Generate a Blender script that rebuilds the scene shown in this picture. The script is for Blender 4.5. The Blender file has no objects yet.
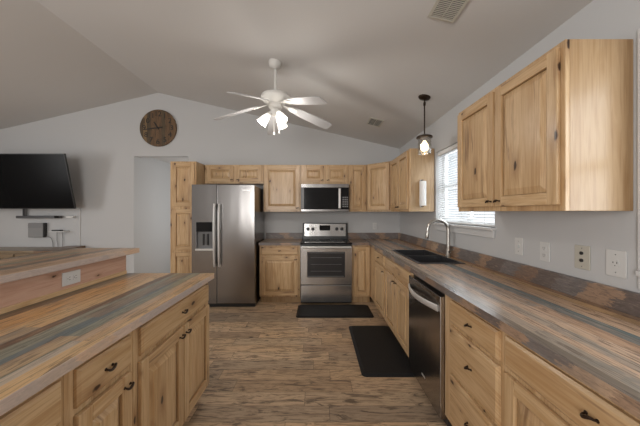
import bpy, bmesh, math, random
from mathutils import Vector, Matrix
PI = math.pi
C = bpy.context.scene.collection
sc = bpy.context.scene
random.seed(4)

# ------------------------------------------------------------------ camera, world, lights, exposure
EYE = 1.37
cd = bpy.data.cameras.new('camera'); cam = bpy.data.objects.new('camera', cd); C.objects.link(cam)
cd.sensor_width = 36; cd.lens = 36 * 280 / 640
cd.shift_x = (320 - 317) / 640; cd.shift_y = (212 - 213) / 640
cd.clip_start = 0.02
cam.location = (0, 0, EYE); cam.rotation_euler = (PI/2, 0, 0)
sc.camera = cam
sc.view_settings.view_transform = 'Standard'; sc.view_settings.look = 'None'
sc.view_settings.gamma = 1; sc.view_settings.exposure = 0.04
sc.cycles.sample_clamp_indirect = 4
sc.cycles.max_bounces = 8
w = bpy.data.worlds.new('world'); sc.world = w; w.use_nodes = True
w.node_tree.nodes['Background'].inputs[0].default_value = (0.86, 0.92, 1.0, 1)
w.node_tree.nodes['Background'].inputs[1].default_value = 0.85

def area(name, loc, rot, sx, sy, power, col=(1, 1, 1)):
    l = bpy.data.lights.new(name, 'AREA'); l.shape = 'RECTANGLE'; l.size = sx; l.size_y = sy
    l.energy = power; l.color = col
    o = bpy.data.objects.new(name, l); C.objects.link(o); o.location = loc; o.rotation_euler = rot
    return o
def point(name, loc, power, r, col):
    l = bpy.data.lights.new(name, 'POINT'); l.energy = power; l.shadow_soft_size = r; l.color = col
    o = bpy.data.objects.new(name, l); C.objects.link(o); o.location = loc
    return o
# daylight through the windows of the left and right walls, plus two added fills
area('fill_front', (-1.55, -2.55, 1.45), (PI/2, 0, 0), 1.75, 1.75, 105, (1.0, 0.97, 0.93))  # added fill behind the camera, its opening set aside from appliance reflections
area('daylight_left', (-6.78, 0.6, 1.5), (0, -PI/2, 0), 1.7, 1.7, 75, (1.0, 0.98, 0.96))
area('daylight_sink_window', (1.62, 2.77, 1.72), (0, PI/2, 0), 0.95, 1.05, 17, (0.93, 0.97, 1.0))
area('daylight_side_window', (1.58, 0.66, 1.6), (0, PI/2, 0), 0.9, 0.8, 13, (0.95, 0.98, 1.0))
area('hall_fill', (-1.72, 5.6, 1.35), (0, PI/2, 0), 1.7, 0.9, 10, (1.0, 0.98, 0.95))  # added fill on the unseen hall side wall, which has no window

# ------------------------------------------------------------------ materials
def mat(name):
    m = bpy.data.materials.new(name); m.use_nodes = True
    return m, m.node_tree, m.node_tree.nodes['Principled BSDF']
def plain(name, col, rough=0.5, metal=0.0, emit=None, es=0, spec=None, bump=None):
    m, t, b = mat(name)
    b.inputs['Base Color'].default_value = (*col, 1); b.inputs['Roughness'].default_value = rough
    b.inputs['Metallic'].default_value = metal
    if spec is not None: b.inputs['Specular IOR Level'].default_value = spec
    if emit: b.inputs['Emission Color'].default_value = (*emit, 1); b.inputs['Emission Strength'].default_value = es
    n = N(t, 'ShaderNodeTexNoise'); n.inputs['Scale'].default_value = bump[0] if bump else 40
    n.inputs['Detail'].default_value = 3
    tc = N(t, 'ShaderNodeTexCoord'); t.links.new(tc.outputs['Object'], n.inputs['Vector'])
    bp = N(t, 'ShaderNodeBump'); bp.inputs['Strength'].default_value = bump[1] if bump else 0.01
    bp.inputs['Distance'].default_value = 0.01
    t.links.new(n.outputs['Fac'], bp.inputs['Height']); t.links.new(bp.outputs[0], b.inputs['Normal'])
    return m
def N(t, k, **kw):
    n = t.nodes.new(k)
    for a, v in kw.items(): setattr(n, a, v)
    return n
class G:
    """small node-graph helper"""
    def __init__(s, t): s.t = t
    def put(s, sock, v):
        if isinstance(v, bpy.types.NodeSocket): s.t.links.new(v, sock)
        elif v is not None: sock.default_value = v
    def m(s, op, a, b=None, c=None, clamp=False):
        n = N(s.t, 'ShaderNodeMath', operation=op); n.use_clamp = clamp
        s.put(n.inputs[0], a); s.put(n.inputs[1], b); s.put(n.inputs[2], c); return n.outputs[0]
    def vec(s, x=0.0, y=0.0, z=0.0):
        n = N(s.t, 'ShaderNodeCombineXYZ'); s.put(n.inputs[0], x); s.put(n.inputs[1], y); s.put(n.inputs[2], z); return n.outputs[0]
    def sep(s, v):
        n = N(s.t, 'ShaderNodeSeparateXYZ'); s.put(n.inputs[0], v); return n.outputs
    def noise(s, v, scale=1.0, detail=2.0, rough=0.5, dist=0.0):
        n = N(s.t, 'ShaderNodeTexNoise'); s.put(n.inputs['Vector'], v); n.inputs['Scale'].default_value = scale
        n.inputs['Detail'].default_value = detail; n.inputs['Roughness'].default_value = rough
        n.inputs['Distortion'].default_value = dist; return n.outputs['Fac']
    def white(s, v):
        n = N(s.t, 'ShaderNodeTexWhiteNoise', noise_dimensions='3D'); s.put(n.inputs['Vector'], v); return n.outputs
    def ramp(s, f, stops, interp='LINEAR'):
        n = N(s.t, 'ShaderNodeValToRGB'); r = n.color_ramp; r.interpolation = interp
        while len(r.elements) < len(stops): r.elements.new(0.5)
        for e, (p, c) in zip(r.elements, stops):
            e.position = p; e.color = (*c, 1) if len(c) == 3 else c
        s.put(n.inputs[0], f); return n.outputs[0]
    def mix(s, f, a, b, mode='MIX'):
        n = N(s.t, 'ShaderNodeMix', data_type='RGBA', blend_type=mode)
        s.put(n.inputs['Factor'], f)
        for k, v in ((6, a), (7, b)):
            if isinstance(v, tuple): n.inputs[k].default_value = (*v, 1) if len(v) == 3 else v
            else: s.put(n.inputs[k], v)
        return n.outputs[2]
    def range(s, v, a, b, c=0.0, d=1.0, clamp=True):
        n = N(s.t, 'ShaderNodeMapRange'); n.clamp = clamp; s.put(n.inputs[0], v)
        for i, q in enumerate((a, b, c, d)): n.inputs[i+1].default_value = q
        return n.outputs[0]
BW = lambda v: (v, v, v)

def cabinet_wood(name, axis, tone=1.0, warm=1.0, board=0.085, kthr=0.50, pink=False):
    """knotty natural hickory / alder; the grain runs along local axis 0 (x) or 2 (z)"""
    m, t, b = mat(name); g = G(t)
    tc = N(t, 'ShaderNodeTexCoord'); oi = N(t, 'ShaderNodeObjectInfo')
    x, y, z = g.sep(tc.outputs['Object'])
    r = oi.outputs['Random']
    if axis == 2: L, A = z, g.m('ADD', x, y)
    else: L, A = x, g.m('ADD', z, y)
    L = g.m('ADD', L, g.m('MULTIPLY', r, 37.0)); A = g.m('ADD', A, g.m('MULTIPLY', r, 53.0))
    row = g.m('FLOOR', g.m('DIVIDE', A, board))
    wn = g.white(g.vec(row, r, 3.0))
    off = g.m('MULTIPLY', wn[0], 9.0)
    # knots
    vo = N(t, 'ShaderNodeTexVoronoi', voronoi_dimensions='2D'); vo.inputs['Scale'].default_value = 1
    kd = g.noise(g.vec(g.m('MULTIPLY', A, 30.0), g.m('MULTIPLY', L, 30.0), 0.0), 1.0, 2)
    kdv = g.m('MULTIPLY', g.m('SUBTRACT', kd, 0.5), 0.08)
    g.put(vo.inputs['Vector'], g.vec(g.m('ADD', g.m('MULTIPLY', A, 6.5), kdv), g.m('ADD', g.m('MULTIPLY', L, 2.9), kdv), 0.0))
    kc = g.sep(vo.outputs['Color'])
    kon = g.m('GREATER_THAN', kc[0], kthr)
    size = g.m('MULTIPLY_ADD', kc[1], 0.07, 0.02)
    knot = g.m('MULTIPLY', kon, g.m('SUBTRACT', 1.0, g.m('DIVIDE', vo.outputs['Distance'], size), clamp=True))
    halo = g.m('MULTIPLY', kon, g.m('SUBTRACT', 1.0, g.m('DIVIDE', vo.outputs['Distance'], g.m('MULTIPLY', size, 5.5)), clamp=True))
    # grain, bent around the knots
    Aw = g.m('ADD', A, g.m('MULTIPLY', halo, 0.018))
    v = g.vec(g.m('MULTIPLY', Aw, 15.0), g.m('MULTIPLY', L, 1.1), off)
    n1 = g.noise(v, 1.0, 3, 0.55, 1.6)
    n2 = g.noise(g.vec(g.m('MULTIPLY', Aw, 90.0), g.m('MULTIPLY', L, 3.0), off), 1.0, 3, 0.6, 0.4)
    n3 = g.noise(g.vec(g.m('MULTIPLY', Aw, 10.0), g.m('MULTIPLY', L, 1.1), g.m('ADD', off, 4.0)), 1.0, 4, 0.6, 1.0)
    k = tone
    lt = (0.64*k*warm, 0.455*k, 0.262*k/warm); md = (0.50*k*warm, 0.315*k, 0.150*k/warm); dk = (0.34*k*warm, 0.18*k, 0.075*k)
    if pink: lt = (0.66, 0.45, 0.34); md = (0.56, 0.35, 0.25); dk = (0.40, 0.21, 0.15)
    col = g.ramp(n1, [(0.30, md), (0.52, lt), (0.72, md)])
    col = g.mix(g.range(wn[0], 0, 1, 0, 0.34), col, dk)
    col = g.mix(g.range(n2, 0.50, 0.62, 0, 0.40), col, dk)
    streak = g.m('MULTIPLY', g.range(n3, 0.615, 0.70, 0, 0.75), 0.0 if kthr > 1 else 1.0)
    col = g.mix(streak, col, (0.20*k, 0.105*k, 0.05*k))
    col = g.mix(g.m('MULTIPLY', g.m('POWER', halo, 2.0), 0.75), col, (0.22*k, 0.11*k, 0.05*k))
    col = g.mix(g.m('MULTIPLY', knot, 2.2, clamp=True), col, (0.045, 0.022, 0.012))
    t.links.new(col, b.inputs['Base Color'])
    b.inputs['Roughness'].default_value = 0.36
    b.inputs['Coat Weight'].default_value = 0.18; b.inputs['Coat Roughness'].default_value = 0.2
    bp = N(t, 'ShaderNodeBump'); bp.inputs['Strength'].default_value = 0.06; bp.inputs['Distance'].default_value = 0.002
    t.links.new(n2, bp.inputs['Height']); t.links.new(bp.outputs[0], b.inputs['Normal'])
    return m
WV = cabinet_wood('hickory_vertical', 2); WH = cabinet_wood('hickory_horizontal', 0)
WSIDE = cabinet_wood('hickory_side_panel', 2, 0.80, 1.0, 0.30, 2.0)
TRIMPINE = cabinet_wood('pale_pine_strip', 0, 1.1, 1.0, 0.4, 2.0)
WPINE = cabinet_wood('pine_horizontal', 0, 0.95, 1.0, 0.4, 0.3, pink=True)

def plank_laminate(name, along, stripes, A0, A1, rough=0.30, seglen=0.85, contrast=1.0, alt_use=0.6):
    """reclaimed-plank laminate; stripes = [(pos 0..1 across, linear colour)], planks run along axis index"""
    m, t, b = mat(name); g = G(t)
    tc = N(t, 'ShaderNodeTexCoord'); p = g.sep(tc.outputs['Object'])
    L, A = (p[1], p[0]) if along == 1 else (p[0], p[1])
    A = g.m('SUBTRACT', A, g.m('MULTIPLY', p[2], 1.0))
    f = g.range(A, A0, A1)
    wob = g.m('MULTIPLY', g.m('SUBTRACT', g.noise(g.vec(g.m('MULTIPLY', L, 1.3), g.m('MULTIPLY', A, 9.0), 0.0), 1.0, 3), 0.5), 0.045)
    fw = g.m('ADD', f, wob)
    base = g.ramp(fw, stripes, 'CONSTANT')
    row = g.m('FLOOR', g.m('MULTIPLY', f, 9.0))
    w0 = g.white(g.vec(row, 1.0, 2.0))[0]
    seg = g.m('FLOOR', g.m('ADD', g.m('DIVIDE', L, seglen), g.m('MULTIPLY', w0, 5.0)))
    wn = g.white(g.vec(row, seg, 7.0))
    alt = g.ramp(wn[0], [(0.0, (0.50, 0.30, 0.16)), (0.22, (0.22, 0.21, 0.18)), (0.42, (0.58, 0.35, 0.17)), (0.62, (0.27, 0.17, 0.11)), (0.8, (0.42, 0.34, 0.26))], 'CONSTANT')
    use = g.m('MULTIPLY', g.m('GREATER_THAN', g.white(g.vec(seg, row, 11.0))[0], 0.66), alt_use)
    col = g.mix(use, base, alt)
    n1 = g.noise(g.vec(g.m('MULTIPLY', A, 62.0), g.m('MULTIPLY', L, 4.5), g.m('MULTIPLY', wn[0], 9.0)), 1.0, 5, 0.68, 1.2)
    n2 = g.noise(g.vec(g.m('MULTIPLY', A, 240.0), g.m('MULTIPLY', L, 9.0), wn[0]), 1.0, 2, 0.6, 0.2)
    n3 = g.noise(g.vec(g.m('MULTIPLY', A, 10.0), g.m('MULTIPLY', L, 2.2), w0), 1.0, 4, 0.65, 1.4)
    col = g.mix(g.range(n1, 0.53, 0.60, 0, 0.60 * contrast), col, (0.085, 0.06, 0.045))
    col = g.mix(g.range(n2, 0.52, 0.62, 0, 0.35 * contrast), col, (0.06, 0.045, 0.035))
    col = g.mix(g.range(n1, 0.46, 0.30, 0, 0.40), col, (0.66, 0.50, 0.34))
    col = g.mix(g.range(n3, 0.60, 0.63, 0, 0.42), col, (0.20, 0.19, 0.17))
    seam = g.m('FRACT', g.m('MULTIPLY', f, 9.0))
    col = g.mix(g.m('MULTIPLY', g.m('LESS_THAN', seam, 0.045), 0.5), col, (0.04, 0.03, 0.022))
    t.links.new(col, b.inputs['Base Color'])
    b.inputs['Roughness'].default_value = rough
    b.inputs['Specular IOR Level'].default_value = 0.5
    bp = N(t, 'ShaderNodeBump'); bp.inputs['Strength'].default_value = 0.12; bp.inputs['Distance'].default_value = 0.002
    t.links.new(n1, bp.inputs['Height']); t.links.new(bp.outputs[0], b.inputs['Normal'])
    return m
TAN = (0.56, 0.375, 0.25); TAN2 = (0.46, 0.28, 0.17); ORG = (0.60, 0.33, 0.13); ORG2 = (0.62, 0.40, 0.20)
SLATE = (0.13, 0.165, 0.168); GRN = (0.25, 0.25, 0.19); DKB = (0.17, 0.10, 0.06); GRB = (0.38, 0.29, 0.22); LTG = (0.50, 0.41, 0.32)
LAM_R = plank_laminate('laminate_right', 1, [(0, GRB), (0.10, TAN), (0.17, GRB), (0.25, TAN), (0.36, TAN2), (0.48, SLATE), (0.60, TAN), (0.78, ORG2), (0.86, TAN2), (0.95, DKB)], 0.0, 0.61, 0.27, alt_use=0.30)
LAM_I = plank_laminate('laminate_island', 1, [(0, DKB), (0.06, ORG), (0.28, ORG2), (0.44, DKB), (0.51, GRN), (0.62, SLATE), (0.70, GRN), (0.79, LTG), (0.84, ORG2), (0.93, ORG)], 0.0, 0.651, 0.30)
LAM_B = plank_laminate('laminate_back', 0, [(0, GRB), (0.25, TAN2), (0.5, GRB), (0.75, TAN2)], 0.0, 0.635, 0.3)
LAM_BAR = plank_laminate('laminate_bar', 1, [(0, TAN), (0.22, GRN), (0.42, TAN2), (0.55, SLATE), (0.66, TAN), (0.78, GRB), (0.86, TAN)], 0.0, 0.505, 0.3)

def edge_laminate(name, along, pale=False):
    """edge band: weathered board with dark and pale patches"""
    m, t, b = mat(name); g = G(t)
    tc = N(t, 'ShaderNodeTexCoord'); p = g.sep(tc.outputs['Object']); L = p[along]
    Z = p[2]
    seg = g.m('FLOOR', g.m('ADD', g.m('DIVIDE', g.m('ADD', L, g.m('ADD', g.m('MULTIPLY', Z, 0.8), g.m('MULTIPLY', g.noise(g.vec(g.m('MULTIPLY', L, 9.0), g.m('MULTIPLY', Z, 40.0), 0.0), 1.0, 4, 0.7), 0.30))), 0.16), 0.0))
    wn = g.white(g.vec(seg, 3.0, 5.0))[0]
    if pale: st = [(0, (0.62, 0.48, 0.39)), (0.3, (0.50, 0.42, 0.38)), (0.6, (0.66, 0.47, 0.33)), (0.85, (0.55, 0.44, 0.36))]
    else: st = [(0, (0.15, 0.12, 0.11)), (0.3, (0.36, 0.24, 0.165)), (0.5, (0.19, 0.17, 0.165)), (0.72, (0.50, 0.35, 0.24)), (0.88, (0.24, 0.155, 0.11))]
    col = g.ramp(wn, st, 'CONSTANT')
    n1 = g.noise(g.vec(g.m('MULTIPLY', L, 22.0), g.m('MULTIPLY', Z, 110.0), g.m('MULTIPLY', wn, 6)), 1.0, 4, 0.65, 1.0)
    n2 = g.noise(g.vec(g.m('MULTIPLY', L, 5.0), g.m('MULTIPLY', Z, 9.0), 2.0), 1.0, 3, 0.6, 0.5)
    col = g.mix(g.range(n1, 0.48, 0.68, 0, 0.6 if not pale else 0.35), col, (0.075, 0.06, 0.05) if not pale else (0.24, 0.20, 0.19))
    col = g.mix(g.range(n1, 0.44, 0.28, 0, 0.5), col, (0.50, 0.38, 0.29) if not pale else (0.74, 0.61, 0.52))
    col = g.mix(g.range(n2, 0.5, 0.65, 0, 0.5), col, (0.16, 0.13, 0.115) if not pale else (0.44, 0.39, 0.37))
    t.links.new(col, b.inputs['Base Color']); b.inputs['Roughness'].default_value = 0.4
    return m
EDGE_Y = edge_laminate('edge_band_y', 1); EDGE_X = edge_laminate('edge_band_x', 0)
EDGE_PALE = edge_laminate('edge_band_pale', 1, True)

def floor_mat():
    m, t, b = mat('vinyl_plank_floor'); g = G(t)
    tc = N(t, 'ShaderNodeTexCoord'); p = g.sep(tc.outputs['Object'])
    x, y = p[0], p[1]
    yy = g.m('DIVIDE', y, 0.152); row = g.m('FLOOR', yy)
    r0 = g.white(g.vec(row, 1.0, 0.0))[0]
    xx = g.m('ADD', g.m('DIVIDE', x, 0.92), g.m('MULTIPLY', r0, 11.0)); seg = g.m('FLOOR', xx)
    wn = g.white(g.vec(row, seg, 4.0)); r = wn[0]
    col = g.ramp(r, [(0, (0.46, 0.32, 0.205)), (0.25, (0.70, 0.49, 0.30)), (0.5, (0.37, 0.28, 0.20)), (0.72, (0.80, 0.58, 0.37)), (1.0, (0.50, 0.35, 0.23))])
    off = g.m('MULTIPLY', r, 30.0)
    n1 = g.noise(g.vec(g.m('MULTIPLY', x, 4.0), g.m('MULTIPLY', y, 30.0), off), 1.0, 6, 0.7, 1.6)
    n2 = g.noise(g.vec(g.m('MULTIPLY', x, 2.6), g.m('MULTIPLY', y, 11.0), g.m('ADD', off, 3.0)), 1.0, 5, 0.7, 2.2)
    n3 = g.noise(g.vec(g.m('MULTIPLY', x, 9.0), g.m('MULTIPLY', y, 120.0), off), 1.0, 3, 0.6, 0.3)
    col = g.mix(g.range(n1, 0.50, 0.60, 0, 0.68), col, (0.17, 0.11, 0.073))
    col = g.mix(g.range(n2, 0.54, 0.62, 0, 0.80), col, (0.085, 0.058, 0.042))
    col = g.mix(g.range(n1, 0.42, 0.25, 0, 0.5), col, (0.66, 0.50, 0.34))
    col = g.mix(g.range(n3, 0.45, 0.75, 0, 0.4), col, (0.10, 0.065, 0.045))
    sy = g.m('FRACT', yy); sx = g.m('FRACT', xx)
    seam = g.m('MAXIMUM', g.m('LESS_THAN', sy, 0.025), g.m('LESS_THAN', sx, 0.004))
    col = g.mix(g.m('MULTIPLY', seam, 0.65), col, (0.045, 0.03, 0.022))
    t.links.new(col, b.inputs['Base Color']); b.inputs['Roughness'].default_value = 0.42
    bp = N(t, 'ShaderNodeBump'); bp.inputs['Strength'].default_value = 0.15; bp.inputs['Distance'].default_value = 0.003
    t.links.new(n1, bp.inputs['Height']); t.links.new(bp.outputs[0], b.inputs['Normal'])
    return m
FLOOR = floor_mat()
def steel(name, base, rough, vert=True, metal=1.0):
    m, t, b = mat(name); g = G(t)
    tc = N(t, 'ShaderNodeTexCoord'); p = g.sep(tc.outputs['Object'])
    h = g.m('ADD', p[0], p[1])
    v = g.vec(g.m('MULTIPLY', h, 3.0 if not vert else 420.0), g.m('MULTIPLY', p[2], 420.0 if not vert else 3.0), 0.0)
    n = g.noise(v, 1.0, 2)
    t.links.new(g.range(n, 0.3, 0.7, rough*0.95, rough*1.08), b.inputs['Roughness'])
    b.inputs['Base Color'].default_value = (*base, 1); b.inputs['Metallic'].default_value = metal
    w_ = g.noise(g.vec(g.m('MULTIPLY', h, 5.0), g.m('MULTIPLY', p[2], 0.7), 1.0), 1.0, 1)
    bp = N(t, 'ShaderNodeBump'); bp.inputs['Strength'].default_value = 0.25; bp.inputs['Distance'].default_value = 0.012
    t.links.new(w_, bp.inputs['Height']); t.links.new(bp.outputs[0], b.inputs['Normal'])
    return m
STEEL = steel('brushed_stainless', (0.31, 0.30, 0.295), 0.24)
RSTEEL = steel('range_stainless', (0.46, 0.45, 0.44), 0.22)
STEELH = steel('bright_stainless', (0.72, 0.71, 0.70), 0.34, metal=0.6)
DWSTEEL = steel('dark_stainless', (0.36, 0.34, 0.325), 0.20)
NICKEL = plain('brushed_nickel', (0.55, 0.53, 0.50), 0.28, 1.0)
WALL = plain('wall_paint', (0.525, 0.53, 0.535), 0.75, bump=(120, 0.05))
CEIL = plain('ceiling_paint', (0.61, 0.60, 0.59), 0.85, bump=(90, 0.08))
WHITE = plain('white_plastic', (0.62, 0.62, 0.61), 0.4)
TRIMW = plain('white_trim_paint', (0.62, 0.62, 0.62), 0.45)
BEIGE = plain('beige_plastic', (0.50, 0.48, 0.42), 0.45)
BLACKG = plain('black_glass', (0.010, 0.010, 0.011), 0.10, spec=0.3)
BLACKP = plain('black_plastic', (0.018, 0.018, 0.019), 0.35)
TVSCR = plain('tv_screen', (0.004, 0.004, 0.0045), 0.25, spec=0.08)
SINKM = plain('black_composite', (0.035, 0.035, 0.038), 0.32, bump=(300, 0.1))
MATM = plain('black_foam_mat', (0.012, 0.012, 0.013), 0.62, spec=0.3, bump=(90, 0.5))
BRONZE = plain('oil_rubbed_bronze', (0.045, 0.030, 0.022), 0.35, 0.8)
GREYP = plain('grey_plastic', (0.20, 0.20, 0.205), 0.4)
DKG = plain('dark_grey_plastic', (0.07, 0.07, 0.075), 0.4)
OVENGL = plain('oven_glass', (0.030, 0.031, 0.034), 0.12)
PAPER = plain('paper_towel_white', (0.80, 0.79, 0.78), 0.9, bump=(60, 0.3))
FANW = plain('fan_white', (0.66, 0.65, 0.62), 0.4)
FANB = plain('fan_blade_white', (0.42, 0.42, 0.43), 0.45)
SHADE = plain('lit_frosted_glass', (0.9, 0.88, 0.84), 0.3, emit=(1.0, 0.95, 0.86), es=1.3)
BULB = plain('lit_bulb', (1, 0.9, 0.75), 0.3, emit=(1.0, 0.80, 0.55), es=6.0)
BRNW = cabinet_wood('brown_stained_wood', 0, 0.22, 1.25)
PINKW = cabinet_wood('greyed_wood', 0, 0.42, 0.95)
ROOMBLIND = plain('blind_slat_white', (0.80, 0.81, 0.82), 0.5)
def glass(name, tint=(1, 1, 1), refl=0.12):
    m = bpy.data.materials.new(name); m.use_nodes = True; t = m.node_tree
    t.nodes.remove(t.nodes['Principled BSDF']); out = t.nodes['Material Output']
    a = N(t, 'ShaderNodeBsdfTransparent'); a.inputs[0].default_value = (*tint, 1)
    b = N(t, 'ShaderNodeBsdfGlossy'); b.inputs['Roughness'].default_value = 0.03
    x = N(t, 'ShaderNodeMixShader'); x.inputs[0].default_value = refl
    t.links.new(a.outputs[0], x.inputs[1]); t.links.new(b.outputs[0], x.inputs[2]); t.links.new(x.outputs[0], out.inputs[0])
    return m
GLASS = glass('clear_glass', (0.96, 0.97, 0.97), 0.08)
SHGLASS = glass('seeded_glass', (0.90, 0.88, 0.84), 0.30)
def clockwood():
    m, t, b = mat('clock_planks'); g = G(t)
    tc = N(t, 'ShaderNodeTexCoord'); p = g.sep(tc.outputs['Object'])
    row = g.m('FLOOR', g.m('DIVIDE', p[0], 0.062)); r = g.white(g.vec(row, 2.0, 1.0))[0]
    col = g.ramp(r, [(0, (0.07, 0.038, 0.02)), (0.3, (0.15, 0.085, 0.04)), (0.5, (0.09, 0.062, 0.033)), (0.7, (0.22, 0.14, 0.065)), (0.88, (0.11, 0.05, 0.027))], 'CONSTANT')
    n = g.noise(g.vec(g.m('MULTIPLY', p[0], 60.0), g.m('MULTIPLY', p[2], 5.0), r), 1.0, 4, 0.6, 1)
    col = g.mix(g.range(n, 0.45, 0.7, 0, 0.8), col, (0.04, 0.025, 0.015))
    t.links.new(col, b.inputs['Base Color']); b.inputs['Roughness'].default_value = 0.6
    return m
CLOCKW = clockwood()

# ------------------------------------------------------------------ mesh builder
class MB:
    def __init__(s): s.bm = bmesh.new(); s.mats = []
    def mi(s, m):
        if m not in s.mats: s.mats.append(m)
        return s.mats.index(m)
    def face(s, vs, m):
        try: f = s.bm.faces.new(vs)
        except ValueError: return
        f.material_index = s.mi(m); return f
    def box(s, x0, x1, y0, y1, z0, z1, m):
        v = [s.bm.verts.new((x, y, z)) for z in (z0, z1) for y in (y0, y1) for x in (x0, x1)]
        for q in ((0, 2, 3, 1), (4, 5, 7, 6), (0, 1, 5, 4), (2, 6, 7, 3), (0, 4, 6, 2), (1, 3, 7, 5)): s.face([v[i] for i in q], m)
        return s
    def frustum(s, a, b, m, side=None):
        """two rectangles facing -y: a=(x0,x1,z0,z1,y) outer, b inner, with a closed front"""
        va = [s.bm.verts.new(p) for p in ((a[0], a[4], a[2]), (a[1], a[4], a[2]), (a[1], a[4], a[3]), (a[0], a[4], a[3]))]
        vb = [s.bm.verts.new(p) for p in ((b[0], b[4], b[2]), (b[1], b[4], b[2]), (b[1], b[4], b[3]), (b[0], b[4], b[3]))]
        for i in range(4): s.face([va[i], va[(i+1) % 4], vb[(i+1) % 4], vb[i]], side or m)
        s.face(vb, m); s.face(va[::-1], m); return s
    def prism(s, pts, d0, d1, m, axis='z'):
        def P(p, d): return (p[0], p[1], d) if axis == 'z' else ((p[0], d, p[1]) if axis == 'y' else (d, p[0], p[1]))
        a = [s.bm.verts.new(P(p, d0)) for p in pts]; b = [s.bm.verts.new(P(p, d1)) for p in pts]
        s.face(a[::-1], m); s.face(b, m)
        for i in range(len(pts)): s.face([a[i], a[(i+1) % len(pts)], b[(i+1) % len(pts)], b[i]], m)
        return s
    def tube(s, path, rad, m, seg=10, flat=None):
        path = [Vector(p) for p in path]; n = len(path); rings = []
        rr = rad if isinstance(rad, (list, tuple)) else [rad]*n
        up = Vector((0, 0, 1))
        for i, p in enumerate(path):
            d = (path[min(i+1, n-1)] - path[max(i-1, 0)]).normalized()
            a = up if abs(d.dot(up)) < 0.95 else Vector((1, 0, 0))
            if i: a = prev
            u = (a - d*a.dot(d)).normalized(); v = d.cross(u); prev = u
            fl = flat or (1, 1)
            rings.append([s.bm.verts.new(p + (u*math.cos(k*2*PI/seg)*fl[0] + v*math.sin(k*2*PI/seg)*fl[1])*rr[i]) for k in range(seg)])
        for i in range(n-1):
            for k in range(seg): s.face([rings[i][k], rings[i][(k+1) % seg], rings[i+1][(k+1) % seg], rings[i+1][k]], m)
        s.face(rings[0][::-1], m); s.face(rings[-1], m); return s
    def lathe(s, prof, c, m, seg=24, axis=(0, 0, 1), closed=True):
        """prof = [(r, h)], spun about axis through c"""
        ax = Vector(axis).normalized(); a = Vector((1, 0, 0)) if abs(ax.x) < 0.9 else Vector((0, 1, 0))
        u = (a - ax*a.dot(ax)).normalized(); v = ax.cross(u); c = Vector(c); rings = []
        for r, h in prof:
            rings.append([s.bm.verts.new(c + ax*h + (u*math.cos(k*2*PI/seg) + v*math.sin(k*2*PI/seg))*max(r, 1e-4)) for k in range(seg)])
        for i in range(len(prof)-1):
            for k in range(seg): s.face([rings[i][k], rings[i][(k+1) % seg], rings[i+1][(k+1) % seg], rings[i+1][k]], m)
        if closed: s.face(rings[0][::-1], m); s.face(rings[-1], m)
        return s
    def build(s, name, parent=None, bevel=0, smooth=False, loc=(0, 0, 0), world=None, seg=2):
        """loc: object origin (vertices are given relative to world origin when world=True)"""
        bm = s.bm
        bmesh.ops.recalc_face_normals(bm, faces=bm.faces)
        if world is not None: bmesh.ops.transform(bm, matrix=world.inverted(), verts=bm.verts)
        me = bpy.data.meshes.new(name); bm.to_mesh(me); bm.free()
        for m in s.mats: me.materials.append(m)
        o = bpy.data.objects.new(name, me); C.objects.link(o); o.location = loc
        if parent: o.parent = parent
        if smooth:
            me.shade_smooth() if hasattr(me, 'shade_smooth') else None
            md = o.modifiers.new('edges', 'EDGE_SPLIT'); md.split_angle = math.radians(38)
        if bevel:
            md = o.modifiers.new('bevel', 'BEVEL'); md.width = bevel; md.segments = seg; md.limit_method = 'ANGLE'
        return o
def tag(o, label=None, cat=None, group=None, kind=None):
    if label: o['label'] = label
    if cat: o['category'] = cat
    if group: o['group'] = group
    if kind: o['kind'] = kind
    return o
def thing(name, label, cat, loc=(0, 0, 0), rz=0, group=None):
    o = bpy.data.objects.new(name, None); C.objects.link(o); o.empty_display_size = 0.1
    o.location = loc; o.rotation_euler = (0, 0, rz)
    return tag(o, label, cat, group)
def struct(name, mb, bevel=0, **k): return tag(mb.build(name, bevel=bevel, **k), kind='structure')

# ------------------------------------------------------------------ the room
XR, XL, YB, YF = 1.41, -6.83, 4.79, -2.6
ZE, ZR, XRG = 2.45, 3.41, -2.71
T = 0.14
struct('floor', MB().box(XL-T, XR+T, YF-T, 6.5, -0.1, 0, FLOOR))
cm = MB()
sl = (ZR-ZE)/(XR-XRG)
cm.prism([(XRG, ZR), (XR+T, ZE-sl*T), (XR+T, ZE+0.12), (XRG, ZR+0.15), (XL-T, ZE+0.12), (XL-T, ZE-sl*T)], YF-T, YB+T, CEIL, 'y')
struct('ceiling', cm)
HX0, HX1, HZ = -3.13, -2.205, 2.325
wb = MB()
zt = lambda x: (ZR - (x-XRG)*sl if x > XRG else ZR - (XRG-x)*sl) + 0.03
wb.prism([(XL, 0), (HX0, 0), (HX0, zt(HX0)), (XL, zt(XL))], YB, YB+T, WALL, 'y')
wb.prism([(HX0, HZ), (HX1, HZ), (HX1, zt(HX1)), (XRG, zt(XRG)), (HX0, zt(HX0))], YB, YB+T, WALL, 'y')
wb.prism([(HX1, 0), (XR, 0), (XR, zt(XR)), (HX1, zt(HX1))], YB, YB+T, WALL, 'y')
struct('wall_back', wb)
hw = MB()
hw.box(HX0-0.5, -1.6, 6.3, 6.4, 0, 2.5, WALL).box(HX0-0.12, HX0-0.0, YB+T, 6.3, 0, 2.5, WALL).box(-1.7, -1.6, YB+T, 6.3, 0, 2.5, WALL).box(HX0-0.12, -1.6, YB+T, 6.4, 2.4, 2.5, CEIL)
struct('wall_hall', hw)
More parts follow.
